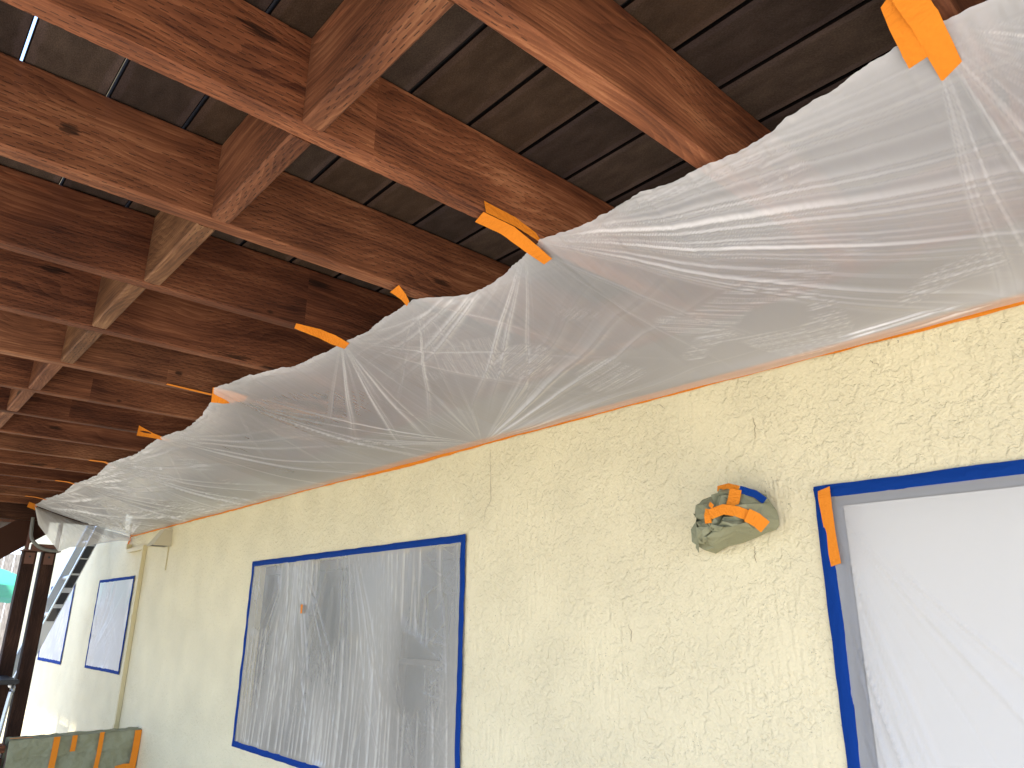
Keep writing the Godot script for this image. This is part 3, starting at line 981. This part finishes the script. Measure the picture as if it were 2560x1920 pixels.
func build_tapes() -> void:
	var y := JB - .013
	# the big one: two short pieces side by side, wrapped up the side of the joist
	var t := thing("orange_tape", "wide doubled orange tape with a notched end at the top right corner", "tape strip", Vector3.ZERO, "orange tapes holding the sheet to the joists")
	ribbon([Vector3(-.228, y - .001, .80), Vector3(-.234, y - .002, .74), Vector3(-.242, y - .016, .668)], [Vector3(.013, 0, .010), Vector3(.015, 0, .0), Vector3(.0135, -.001, .004)], mats["orange"], "tape_piece", t)
	ribbon([Vector3(-.209, y - .004, .80), Vector3(-.209, y - .004, .73), Vector3(-.2145, y - .022, .622)], [Vector3(.016, .003, .003), Vector3(.017, .003, .0), Vector3(.0165, .002, .009)], mats["orange"], "tape_piece", t)
	t = thing("orange_tape", "long broad orange tape folded along the bottom of the second nearest bare joist", "tape strip", Vector3.ZERO, "orange tapes holding the sheet to the joists")
	ribbon([Vector3(-1.013, JB - .004, .838), Vector3(-1.014, JB - .004, .76), Vector3(-1.018, y - .008, .68), Vector3(-1.022, y - .016, .633)], [Vector3(.0205, 0, .006), Vector3(.0205, 0, 0), Vector3(.0175, .001, 0), Vector3(.0155, 0, .003)], mats["orange"], "lower_face", t)
	ribbon([Vector3(-.990, JB + .008, .842), Vector3(-.990, JB + .006, .76), Vector3(-.993, JB - .002, .70), Vector3(-1.000, JB - .008, .67)], [Vector3(0, .012, .003), Vector3(0, .011, 0), Vector3(.001, .007, 0), Vector3(.001, .001, 0)], mats["orange"], "folded_edge", t)
	joist_tape("short square orange tape under the joist with the split knot", [Vector3(-1.405, y + .004, .785), Vector3(-1.424, y, .745), Vector3(-1.447, y - .002, .716)], [Vector3(.019, .003, 0), Vector3(.016, .001, .004), Vector3(.0145, 0, .006)])
	joist_tape("twisted orange tape hanging just left of the short square one", [Vector3(-1.808, JB - .003, .850), Vector3(-1.803, JB - .008, .78), Vector3(-1.808, y, .73), Vector3(-1.822, y - .002, .678)], [Vector3(.005, .006, 0), Vector3(.004, .012, 0), Vector3(.012, .010, 0), Vector3(.021, .002, .004)])
	t = thing("orange_tape", "torn orange tape partly seen through the film, long pale tail on its left", "tape strip", Vector3.ZERO, "orange tapes holding the sheet to the joists")
	ribbon([Vector3(-2.612, JB - .003, .94), Vector3(-2.618, JB - .004, .86), Vector3(-2.622, JB - .006, .78)], [Vector3(.009, 0, 0), Vector3(.010, 0, 0), Vector3(.011, 0, 0)], mats["orange"], "pale_tail", t)
	ribbon([Vector3(-2.602, JB - .012, .785), Vector3(-2.588, JB - .014, .735), Vector3(-2.588, JB - .006, .665)], [Vector3(.022, .022, .008), Vector3(.022, .020, 0), Vector3(.022, .004, .002)], mats["orange"], "torn_piece", t)
	joist_tape("thin orange tape, fifth along the film's edge from the right", [Vector3(-3.43, JB + .006, .805), Vector3(-3.442, JB - .004, .74), Vector3(-3.447, y, .66)], [Vector3(.006, .022, 0), Vector3(.012, .008, 0), Vector3(.018, 0, .004)])
	joist_tape("curled orange tape, sixth along the film's edge from the right", [Vector3(-4.245, JB - .003, .81), Vector3(-4.235, JB - .004, .74), Vector3(-4.27, y, .69), Vector3(-4.30, y - .012, .66)], [Vector3(.018, 0, 0), Vector3(.020, 0, 0), Vector3(.020, 0, .004), Vector3(.018, 0, .006)])
	joist_tape("small orange tape, third from the far left end of the film", [Vector3(-5.045, JB - .003, .81), Vector3(-5.045, JB - .004, .74), Vector3(-5.085, y, .68)], [Vector3(.017, 0, 0), Vector3(.019, 0, 0), Vector3(.018, 0, .004)])
	joist_tape("tiny orange tape, second from the far left end of the film", [Vector3(-5.86, JB - .003, .83), Vector3(-5.86, JB - .004, .77), Vector3(-5.88, y, .70)], [Vector3(.017, 0, 0), Vector3(.018, 0, 0), Vector3(.016, 0, .003)])
	joist_tape("last small orange tape at the gathered far left end of the film", [Vector3(-6.235, JB - .010, .75), Vector3(-6.29, JB - .016, .70), Vector3(-6.31, JB - .022, .685)], [Vector3(.026, .016, 0), Vector3(.03, .016, 0), Vector3(.03, .014, 0)])

# ------------------------------------------------------------------ things on the wall
const LAMP := [Vector2(-1.098, 1.915), Vector2(-1.092, 1.955), Vector2(-1.080, 2.0), Vector2(-1.055, 2.022), Vector2(-1.015, 2.040), Vector2(-.975, 2.050), Vector2(-.94, 2.047), Vector2(-.905, 2.03), Vector2(-.882, 2.0), Vector2(-.872, 1.965), Vector2(-.874, 1.945), Vector2(-.91, 1.932), Vector2(-.97, 1.918), Vector2(-1.03, 1.904), Vector2(-1.06, 1.895)]
func lamp_point(a: float, r: float) -> Vector3:
	# a: round the outline 0..1, r: 0 at the front, 1 at the wall
	var n := LAMP.size()
	var f := fposmod(a, 1.0) * n
	var k := int(f) % n
	var e: Vector2 = LAMP[k].lerp(LAMP[(k + 1) % n], f - int(f))
	var c := Vector2(-.985, 1.945)
	var s := sin(minf(r, 1.0) * PI * 0.5)
	var p := c.lerp(e, lerpf(r * .9, s, .6))
	var z := .012 + .115 * pow(maxf(0.0, 1.0 - r * r * r), .75)
	var cr := .030 * (0.45 - absf(n2.get_noise_3d(p.x * 11.0, p.y * 12.0, 4.0))) + .013 * (0.5 - absf(n1.get_noise_3d(p.x * 24.0, p.y * 22.0, 9.0)))
	cr += .020 * smoothstep(-1.03, -1.05, p.x) * smoothstep(-1.09, -1.06, p.x) * -1.0
	cr *= smoothstep(1.0, .8, r) * .9 + .1
	return Vector3(p.x, p.y, z + cr)

func build_wall_things() -> void:
	var o := thing("wrapped_wall_light", "wall light wrapped in olive masking paper and orange tape", "wall light")
	var st := begin()
	var NA := 24
	var NR := 7
	rng.seed = 63
	var lp := []
	for j in NR + 1:
		for i in NA:
			var p := lamp_point((i + .4 * (j % 2)) / float(NA), j / float(NR))
			var jit := 0.0 if j == 0 else (.3 if j == NR else 1.0)
			lp.append(p + Vector3(rng.randf_range(-.010, .010), rng.randf_range(-.008, .008), rng.randf_range(-.020, .012)) * jit)
	for j in NR:
		for i in NA:
			var p := [lp[j * NA + i], lp[j * NA + (i + 1) % NA], lp[(j + 1) * NA + (i + 1) % NA], lp[(j + 1) * NA + i]]
			for k in ([0, 1, 2, 0, 2, 3] if (i + j) % 2 else [0, 1, 3, 1, 2, 3]):
				st.set_smooth_group(-1 if rng.randf() < .75 else 1)
				st.add_vertex(p[k])
	st.generate_normals()
	part("paper_cover", st.commit(), mats["paper"], o)
	st = begin()
	var fp := [Vector3(-1.028, 2.012, .078), Vector3(-1.072, 1.985, .055), Vector3(-1.103, 1.912, .028), Vector3(-1.068, 1.893, .066), Vector3(-1.028, 1.925, .122), Vector3(-1.036, 1.965, .118)]
	for k in [0, 5, 1, 1, 5, 4, 1, 4, 2, 2, 4, 3]:
		st.set_smooth_group(-1)
		st.add_vertex(fp[k])
	st.generate_normals()
	part("paper_fold", st.commit(), mats["paper"], o)
	var lift := Vector3(0, 0, .004)
	var path := func(pts: Array, hw: float, mt: String, nm: String) -> void:
		var c := []
		var hh := []
		for k in pts.size():
			c.append(pts[k])
		for k in pts.size():
			var d: Vector3 = c[mini(k + 1, c.size() - 1)] - c[maxi(k - 1, 0)]
			hh.append(d.cross(Vector3(.35, .1, 1)).normalized() * hw)
		ribbon(c, hh, mats[mt], nm, o)
	# where a strip lies: points of the front given as wall x, y and the height of the paper there
	var on := func(x: float, y: float) -> Vector3:
		var best := Vector3(x, y, .02)
		for j in 24:
			for i in 60:
				var p := lamp_point(i / 60.0, j / 24.0)
				var dd := Vector2(p.x - x, p.y - y).length()
				if dd < .012:
					best.z = maxf(best.z, p.z)
		return Vector3(x, y, best.z) + lift
	path.call([on.call(-.975, 1.972), on.call(-.945, 1.982), on.call(-.915, 1.975), on.call(-.893, 1.963), on.call(-.880, 1.948)], .0125, "orange", "tape_strip")
	path.call([on.call(-.925, 2.030), on.call(-.928, 2.005), on.call(-.933, 1.982)], .014, "orange", "tape_strip")
	path.call([on.call(-.995, 2.044), on.call(-.955, 2.044), on.call(-.920, 2.032)], .007, "orange", "tape_strip")
	path.call([on.call(-.897, 1.966) + Vector3(0, 0, .004), on.call(-.884, 1.956) + Vector3(0, 0, .006), on.call(-.877, 1.944) + Vector3(0, -.004, .004)], .016, "orange", "tape_strip")
	path.call([on.call(-.972, 1.988) + Vector3(0, 0, .004), on.call(-.962, 1.992) + Vector3(0, .004, .010)], .006, "orange", "tape_strip")
	path.call([on.call(-.979, 1.985), on.call(-.982, 1.97), on.call(-.982, 1.952)], .008, "orange", "tape_strip")
	path.call([on.call(-.918, 2.030), on.call(-.897, 2.020), on.call(-.884, 2.004)], .009, "blue", "tape_strip")
	# the small fixture near the far end
	o = thing("small_wall_light", "small beige wedge wall fixture under the film's far end", "wall light", Vector3(-5.42, 2.2, 0))
	st = begin()
	var tp := [Vector3(-.05, .115, .0), Vector3(.05, .115, 0), Vector3(.05, .115, .05), Vector3(-.05, .115, .05)]
	var bt := [Vector3(-.075, .0, .0), Vector3(.075, .0, .0), Vector3(.075, .0, .12), Vector3(-.075, .0, .12)]
	for k in 4:
		var n := (k + 1) % 4
		var c: Vector3 = (tp[k] + tp[n] + bt[k] + bt[n]) / 4 - Vector3(0, .06, .045)
		c.y = .12
		var fn: Vector3 = (tp[n] - tp[k]).cross(bt[k] - tp[k]).normalized()
		if fn.dot(Vector3(c.x, 0, c.z)) < 0:
			fn = -fn
		quad(st, tp[k], tp[n], bt[n], bt[k], fn)
	quad(st, tp[0], tp[1], tp[2], tp[3], Vector3.UP)
	part("shade", st.commit(), mats["fixture"], o)
	part("lens", box(Vector3(-.055, .004, .01), Vector3(.055, .012, .10)), mats["black"], o)
	part("cable", box(Vector3(.028, -.16, .001), Vector3(.034, .0, .007)), mats["pipe"], o)
	# conduit
	o = thing("conduit", "cream painted conduit with an elbow at the top, running down the wall", "conduit", Vector3(-5.9, 0, 0))
	st = begin()
	box_into(st, Vector3(-.013, .02, .002), Vector3(.013, 2.242, .030))
	part("riser", st.commit(), mats["pipe"], o)
	part("branch", box(Vector3(-.41, 2.212, .003), Vector3(-.0132, 2.241, .029)), mats["pipe"], o)
	part("drop", box(Vector3(-.415, 2.2405, .003), Vector3(-.385, 2.275, .04)), mats["pipe"], o)
	for y in [1.72, 1.0]:
		part("coupling", box(Vector3(-.017, y, .0015), Vector3(.017, y + .03, .034)), mats["pipe"], o)

# ------------------------------------------------------------------ far end clutter
func tube(pts: Array, r: float, sides := 10) -> Mesh:
	var pos := PackedVector3Array()
	var uv := PackedVector2Array()
	var n := pts.size()
	for i in n:
		var d: Vector3 = (pts[mini(i + 1, n - 1)] - pts[maxi(i - 1, 0)]).normalized()
		var a := d.cross(Vector3(.21, .5, .83)).normalized()
		var b := d.cross(a)
		for k in sides + 1:
			var t := TAU * k / sides
			pos.append(pts[i] + a * cos(t) * r + b * sin(t) * r)
			uv.append(Vector2(k / float(sides), i))
	return grid(sides + 1, n, pos, uv)

func smooth_path(p: Array, per := 6) -> Array:
	var c := Curve3D.new()
	for i in p.size():
		var t: Vector3 = (p[mini(i + 1, p.size() - 1)] - p[maxi(i - 1, 0)]) / 6.0
		c.add_point(p[i], -t, t)
	var out := []
	for i in (p.size() - 1) * per + 1:
		out.append(c.sample(mini(i / per, p.size() - 2), (i - mini(i / per, p.size() - 2) * per) / float(per)))
	return out

func build_far_end() -> void:
	# posts
	for s in [[.482, "dark timber post under the deck's end, nearer the wall"], [.604, "dark timber post under the deck's end, outer of the pair"]]:
		var p := thing("deck_post", s[1], "post", Vector3(-6.445, 0, s[0] + .044), "posts under the deck's far end")
		part("shaft", timber(Vector3(-.045, 0.02, -.044), Vector3(.045, 2.19, .044), 1, 1 if s[0] < .5 else 2, .2 * s[0]), mats["post"], p)
		part("post_plate", box(Vector3(.0455, 2.10, -.03), Vector3(.049, 2.18, .03)), mats["redmetal"], p)
		part("bolt", box(Vector3(.0493, 2.145, -.006), Vector3(.056, 2.157, .006)), mats["black"], p)
	var br := thing("post_bracket", "red-brown steel bracket on top of the two dark posts", "bracket", Vector3(-6.445, 2.192, .59))
	part("base_plate", box(Vector3(-.07, 0, -.13), Vector3(.07, .008, .11)), mats["redmetal"], br)
	for z in [-.115, .075]:
		part("cheek", box(Vector3(-.05, .0082, z), Vector3(.05, .215, z + .012)), mats["redmetal"], br)
	part("cleat", box(Vector3(.02, .0083, -.095), Vector3(.075, .05, .06)), mats["redmetal"], br)
	# grey flexible pipe looping under the film
	var fx := part("flexible_pipe", tube(smooth_path([Vector3(-6.385, 2.43, .68), Vector3(-6.375, 2.349, .676), Vector3(-6.37, 2.287, .667), Vector3(-6.36, 2.245, .640), Vector3(-6.36, 2.213, .595), Vector3(-6.36, 2.199, .536), Vector3(-6.36, 2.20, .485)]), .012), mats["pvc"], self)
	tag(fx, "grey flexible pipe looping below the film's far end", "pipe")
	# stair stringer with treads going down and out
	var sg := thing("stair", "dark timber stair stringer behind the two posts", "stair", Vector3(-6.52, 0, 0))
	var st := begin()
	for face in [0.0, 1.0]:
		var xx: float = -.04 + .08 * face
		var nn := Vector3(1 if face else -1, 0, 0)
		quad(st, Vector3(xx, 2.33, .55), Vector3(xx, 2.58, .55), Vector3(xx, 1.115, 2.45), Vector3(xx, .865, 2.45), nn)
	quad(st, Vector3(-.04, 2.33, .55), Vector3(.04, 2.33, .55), Vector3(.04, .865, 2.45), Vector3(-.04, .865, 2.45), Vector3(0, -1, -.5).normalized())
	quad(st, Vector3(-.04, 2.58, .55), Vector3(.04, 2.58, .55), Vector3(.04, 1.115, 2.45), Vector3(-.04, 1.115, 2.45), Vector3(0, 1, .5).normalized())
	part("stringer", st.commit(), mats["dark"], sg)
	for k in 7:
		part("tread", box(Vector3(-1.0, 2.40 - k * .19, .66 + k * .247), Vector3(-.045, 2.44 - k * .19, .92 + k * .247)), mats["dark"], sg)
	# the railing below, wrapped in paper where it meets the wall
	var r := thing("wrapped_railing", "low guard wall wrapped in green masking paper with orange strips", "railing", Vector3(-5.39, 0, 0))
	var crumple := func(z0: float, z1: float, y0: float, y1: float, x0: float, amp: float, nu: int, nv: int) -> Mesh:
		var pos := PackedVector3Array()
		var uv := PackedVector2Array()
		for j in nv:
			for i in nu:
				var z := lerpf(z0, z1, i / float(nu - 1))
				var y := lerpf(y0, y1, j / float(nv - 1))
				var h := amp * (n1.get_noise_2d(z * 9.0, y * 7.0) + .8 * (.4 - absf(n2.get_noise_2d(z * 14.0 + y * 6.0, y * 15.0))))
				pos.append(Vector3(x0 + h, y + (.008 * n1.get_noise_2d(z * 12.0, 5.0) if j == 0 else 0.0), z))
				uv.append(Vector2(z, y))
		return grid(nu, nv, pos, uv)
	part("core", box(Vector3(-.11, 0.02, .012), Vector3(-.015, 1.03, .705)), mats["dark"], r)
	part("paper_front", crumple.call(.004, .716, .03, 1.0, -.006, .010, 60, 60), mats["paper"], r)
	part("paper_flap", crumple.call(.002, .718, .947, 1.05, .002, .010, 60, 12), mats["paper"], r)
	var pos := PackedVector3Array()
	var uv := PackedVector2Array()
	for j in 8:
		for i in 50:
			var z := lerpf(.002, .718, i / 49.0)
			var x := lerpf(.004, -.13, j / 7.0)
			pos.append(Vector3(x, 1.05 + .010 * n1.get_noise_2d(z * 9.0, x * 20.0) * minf(1.0, j), z))
			uv.append(Vector2(z, x))
	part("paper_top", grid(50, 8, pos, uv), mats["paper"], r)
	part("paper_back", crumple.call(.004, .716, .03, 1.05, -.13, .008, 30, 30), mats["paper"], r)
	for s in [[.022, .02, 1.05, .45, .020], [.232, .0, 1.055, .45, .013], [.382, .0, 1.05, .962, .014], [.476, .02, 1.05, .45, .017]]:
		ribbon([Vector3(.013, s[2], s[0]), Vector3(.015, .955, s[0] + .002), Vector3(.012, .85, s[0] + .006), Vector3(.012, s[3], s[0] + .008)] if s[3] < .9 else [Vector3(.014, s[2], s[0]), Vector3(.015, 1.0, s[0]), Vector3(.014, s[3], s[0] + .002)], [Vector3(0, 0, s[4]), Vector3(0, .002, s[4]), Vector3(0, .0, s[4]), Vector3(0, .0, s[4])], mats["orange"], "tape_strip", r)
	ribbon([Vector3(-.005, 1.056, .60), Vector3(-.02, 1.057, .66), Vector3(-.02, 1.057, .715)], [Vector3(.014, 0, 0), Vector3(.016, 0, 0), Vector3(.014, 0, 0)], mats["orange"], "tape_strip", r)
	ribbon([Vector3(.014, .845, .03), Vector3(.015, .85, .08), Vector3(.014, .842, .13)], [Vector3(0, .015, 0), Vector3(0, .013, 0), Vector3(0, .012, 0)], mats["orange"], "tape_strip", r)
	# the bare rail that goes on beyond the paper
	var rl := thing("bare_rail", "bare brown rail running out beyond the wrapped railing", "railing", Vector3(-5.45, 0, .73))
	part("top_rail", timber(Vector3(-.06, .985, 0), Vector3(.055, 1.025, 1.3), 2, 0, .2), mats["joist_b"], rl)
	part("lower_rail", timber(Vector3(-.02, .86, 0), Vector3(.02, .95, 1.3), 2, 1, .4), mats["dark"], rl)
	for k in 9:
		part("baluster", timber(Vector3(-.018, .05, .06 + k * .13), Vector3(.018, .859, .096 + k * .13), 1, 2, k * .07), mats["dark"], rl)
	# a trestle top in front of the posts
	var tr := thing("step_stool", "black topped step stool with a bent grey tube leg in front of the posts", "step stool", Vector3(-5.9, 0, .65))
	part("top", timber(Vector3(-.9, 1.318, -.01), Vector3(0, 1.345, .30), 0, 1, .2, false, .006), mats["black"], tr)
	for s in [[-.05, .012], [-.85, .012], [-.05, .28], [-.85, .28]]:
		var dx: float = .05 if s[0] > -.4 else -.05
		part("leg", tube(smooth_path([Vector3(s[0] - dx * 2.0, 1.300, s[1]), Vector3(s[0], 1.298, s[1]), Vector3(s[0] + dx * .55, 1.27, s[1] + .004), Vector3(s[0] + dx * .7, 1.15, s[1] + .02), Vector3(s[0] + dx * 2.2, 0.01, s[1] + .10)]), .013), mats["alu"], tr)
	# ladder leaning on the wall
	var ld := thing("ladder", "aluminium ladder leaning on the white wall behind the posts", "ladder", Vector3(-7.2, 0, 0))
	for s in [[.165, .2], [-.205, -.165]]:
		st = begin()
		var x0: float = s[0]
		var x1: float = s[1]
		var f := func(y: float, back: float) -> float:
			return .276 - .32 * (y - 1.74) + back
		var y0 := .01
		var y1 := 2.58
		for fx2 in [[x0, -1.0], [x1, 1.0]]:
			quad(st, Vector3(fx2[0], y0, f.call(y0, 0)), Vector3(fx2[0], y0, f.call(y0, .075)), Vector3(fx2[0], y1, f.call(y1, .075)), Vector3(fx2[0], y1, f.call(y1, 0)), Vector3(fx2[1], 0, 0))
		quad(st, Vector3(x0, y0, f.call(y0, .075)), Vector3(x1, y0, f.call(y0, .075)), Vector3(x1, y1, f.call(y1, .075)), Vector3(x0, y1, f.call(y1, .075)), Vector3(0, .3, .95))
		quad(st, Vector3(x0, y0, f.call(y0, 0)), Vector3(x1, y0, f.call(y0, 0)), Vector3(x1, y1, f.call(y1, 0)), Vector3(x0, y1, f.call(y1, 0)), Vector3(0, -.3, -.95))
		quad(st, Vector3(x0, y1, f.call(y1, 0)), Vector3(x1, y1, f.call(y1, 0)), Vector3(x1, y1, f.call(y1, .075)), Vector3(x0, y1, f.call(y1, .075)), Vector3.UP)
		part("rail", st.commit(), mats["alu"], ld)
	for s in [[1.83, 1.92], [1.96, 2.06], [2.075, 2.19], [2.20, 2.30], [2.31, 2.40], [1.70, 1.80]]:
		st = begin()
		var x := .203
		var g := func(y: float, back: float) -> float:
			return .276 - .32 * (y - 1.74) + back
		quad(st, Vector3(x, s[0], g.call(s[0], .008)), Vector3(x, s[0], g.call(s[0], .066)), Vector3(x, s[1], g.call(s[1], .066)), Vector3(x, s[1], g.call(s[1], .008)), Vector3(1, 0, 0))
		part("black_sticker", st.commit(), mats["label_black"], ld)
	for k in 8:
		var y := .25 + k * .30
		var z := .276 - .32 * (y - 1.74) + .037
		part("rung", tube([Vector3(-.185, y, z), Vector3(0, y, z), Vector3(.185, y, z)], .019), mats["alu"], ld)
	# what shows past the house corner: a green parasol, a grey fence, a pale shed
	var um := thing("parasol", "green fabric parasol beyond the dark posts", "parasol", Vector3(-13.6, 0, .55))
	pos = PackedVector3Array()
	uv = PackedVector2Array()
	for j in 10:
		for i in 49:
			var t := TAU * i / 48.0
			var rr := 1.45 * j / 9.0
			var sc := 1.0 - .06 * pow(absf(sin(t * 4.0)), 1.0)
			pos.append(Vector3(cos(t) * rr * sc, 2.62 - .52 * pow(j / 9.0, 1.25) + .05 * absf(sin(t * 4.0)) * j / 9.0, sin(t) * rr * sc))
			uv.append(Vector2(i, j))
	for i in 49:
		var p := pos[9 * 49 + i]
		pos.append(p - Vector3(0, .16, 0))
		uv.append(Vector2(i, 11))
	part("canopy", grid(49, 11, pos, uv), mats["green"], um)
	part("pole", tube([Vector3(0, 0, 0), Vector3(0, 2.6, 0)], .024), mats["alu"], um)
	var fn := thing("fence", "tall weathered grey plank fence beyond the parasol", "fence", Vector3(-17.0, 0, 0))
	rng.seed = 31
	for k in 34:
		var z := -3.4 + k * .165
		part("plank", box(Vector3(0, .02, z), Vector3(.02, 2.9 + rng.randf_range(-.05, .05), z + .150)), mats["fence"], fn)
	for y in [.5, 2.3]:
		part("fence_rail", box(Vector3(-.06, y, -3.4), Vector3(-.002, y + .09, 2.2)), mats["fence"], fn)

func build_setting() -> void:
	var g := part("ground", box(Vector3(-300, -1, -300), Vector3(300, -.006, 300)), mats["dirt"], self)
	g.set_meta("kind", "structure")
	var p := part("patio", box(Vector3(-2.6, -.3, -6), Vector3(9, 0, 14)), mats["concrete"], self)
	p.set_meta("kind", "structure")
	p = part("added_pale_slab", box(Vector3(-19, -.3, -6), Vector3(-7.3, 0, 14)), mats["concrete"], self)  # pale slab added to bounce light onto the far wall
	p.set_meta("kind", "structure")
	p = part("added_dark_bed", box(Vector3(-7.297, -.3, -6), Vector3(-2.603, -.02, 14)), mats["dark_bed"], self)  # dark bed added so the far joists get less bounced light
	p.set_meta("kind", "structure")

# ------------------------------------------------------------------ scene
func _ready() -> void:
	var cam := Camera3D.new()
	cam.name = "camera"
	var yaw := 0.841836
	var pit := 0.315077
	var rol := 0.0070585
	var fw := Vector3(-sin(yaw) * cos(pit), sin(pit), -cos(yaw) * cos(pit))
	var r := fw.cross(Vector3.UP).normalized()
	var u := r.cross(fw)
	var r2 := r * cos(rol) + u * sin(rol)
	var u2 := u * cos(rol) - r * sin(rol)
	cam.transform = Transform3D(Basis(r2, u2, -fw), Vector3(0, 1.73, 1.65))
	cam.fov = 55.7677
	cam.near = 0.05
	cam.far = 900.0
	add_child(cam)
	cam.current = true

	var env := Environment.new()
	env.background_mode = Environment.BG_SKY
	var sm := ProceduralSkyMaterial.new()
	sm.sky_top_color = Color(0.50, 0.62, 0.82)
	sm.sky_horizon_color = Color(0.80, 0.85, 0.92)
	sm.sky_curve = 0.14
	sm.ground_bottom_color = Color(0.30, 0.28, 0.24)
	sm.ground_horizon_color = Color(0.6, 0.62, 0.62)
	sm.sky_energy_multiplier = 1.15
	var sky := Sky.new()
	sky.sky_material = sm
	env.sky = sky
	env.tonemap_mode = Environment.TONE_MAPPER_LINEAR
	env.tonemap_exposure = 3.4
	env.sdfgi_enabled = true
	env.ssao_enabled = true
	env.ssil_enabled = true
	var we := WorldEnvironment.new()
	we.name = "environment"
	we.environment = env
	add_child(we)

	var sun := DirectionalLight3D.new()
	sun.name = "sun"
	sun.light_energy = 1.3
	sun.light_color = Color(1.0, 0.95, 0.87)
	sun.light_angular_distance = 0.5
	sun.shadow_enabled = true
	add_child(sun)
	sun.look_at_from_position(Vector3.ZERO, Vector3(-.27, -1.0, -.33), Vector3(0, 0, 1))

	make_mats()
	build_setting()
	build_house()
	build_deck()
	build_overhead_film()
	build_window_films()
	build_tapes()
	build_wall_things()
	build_far_end()
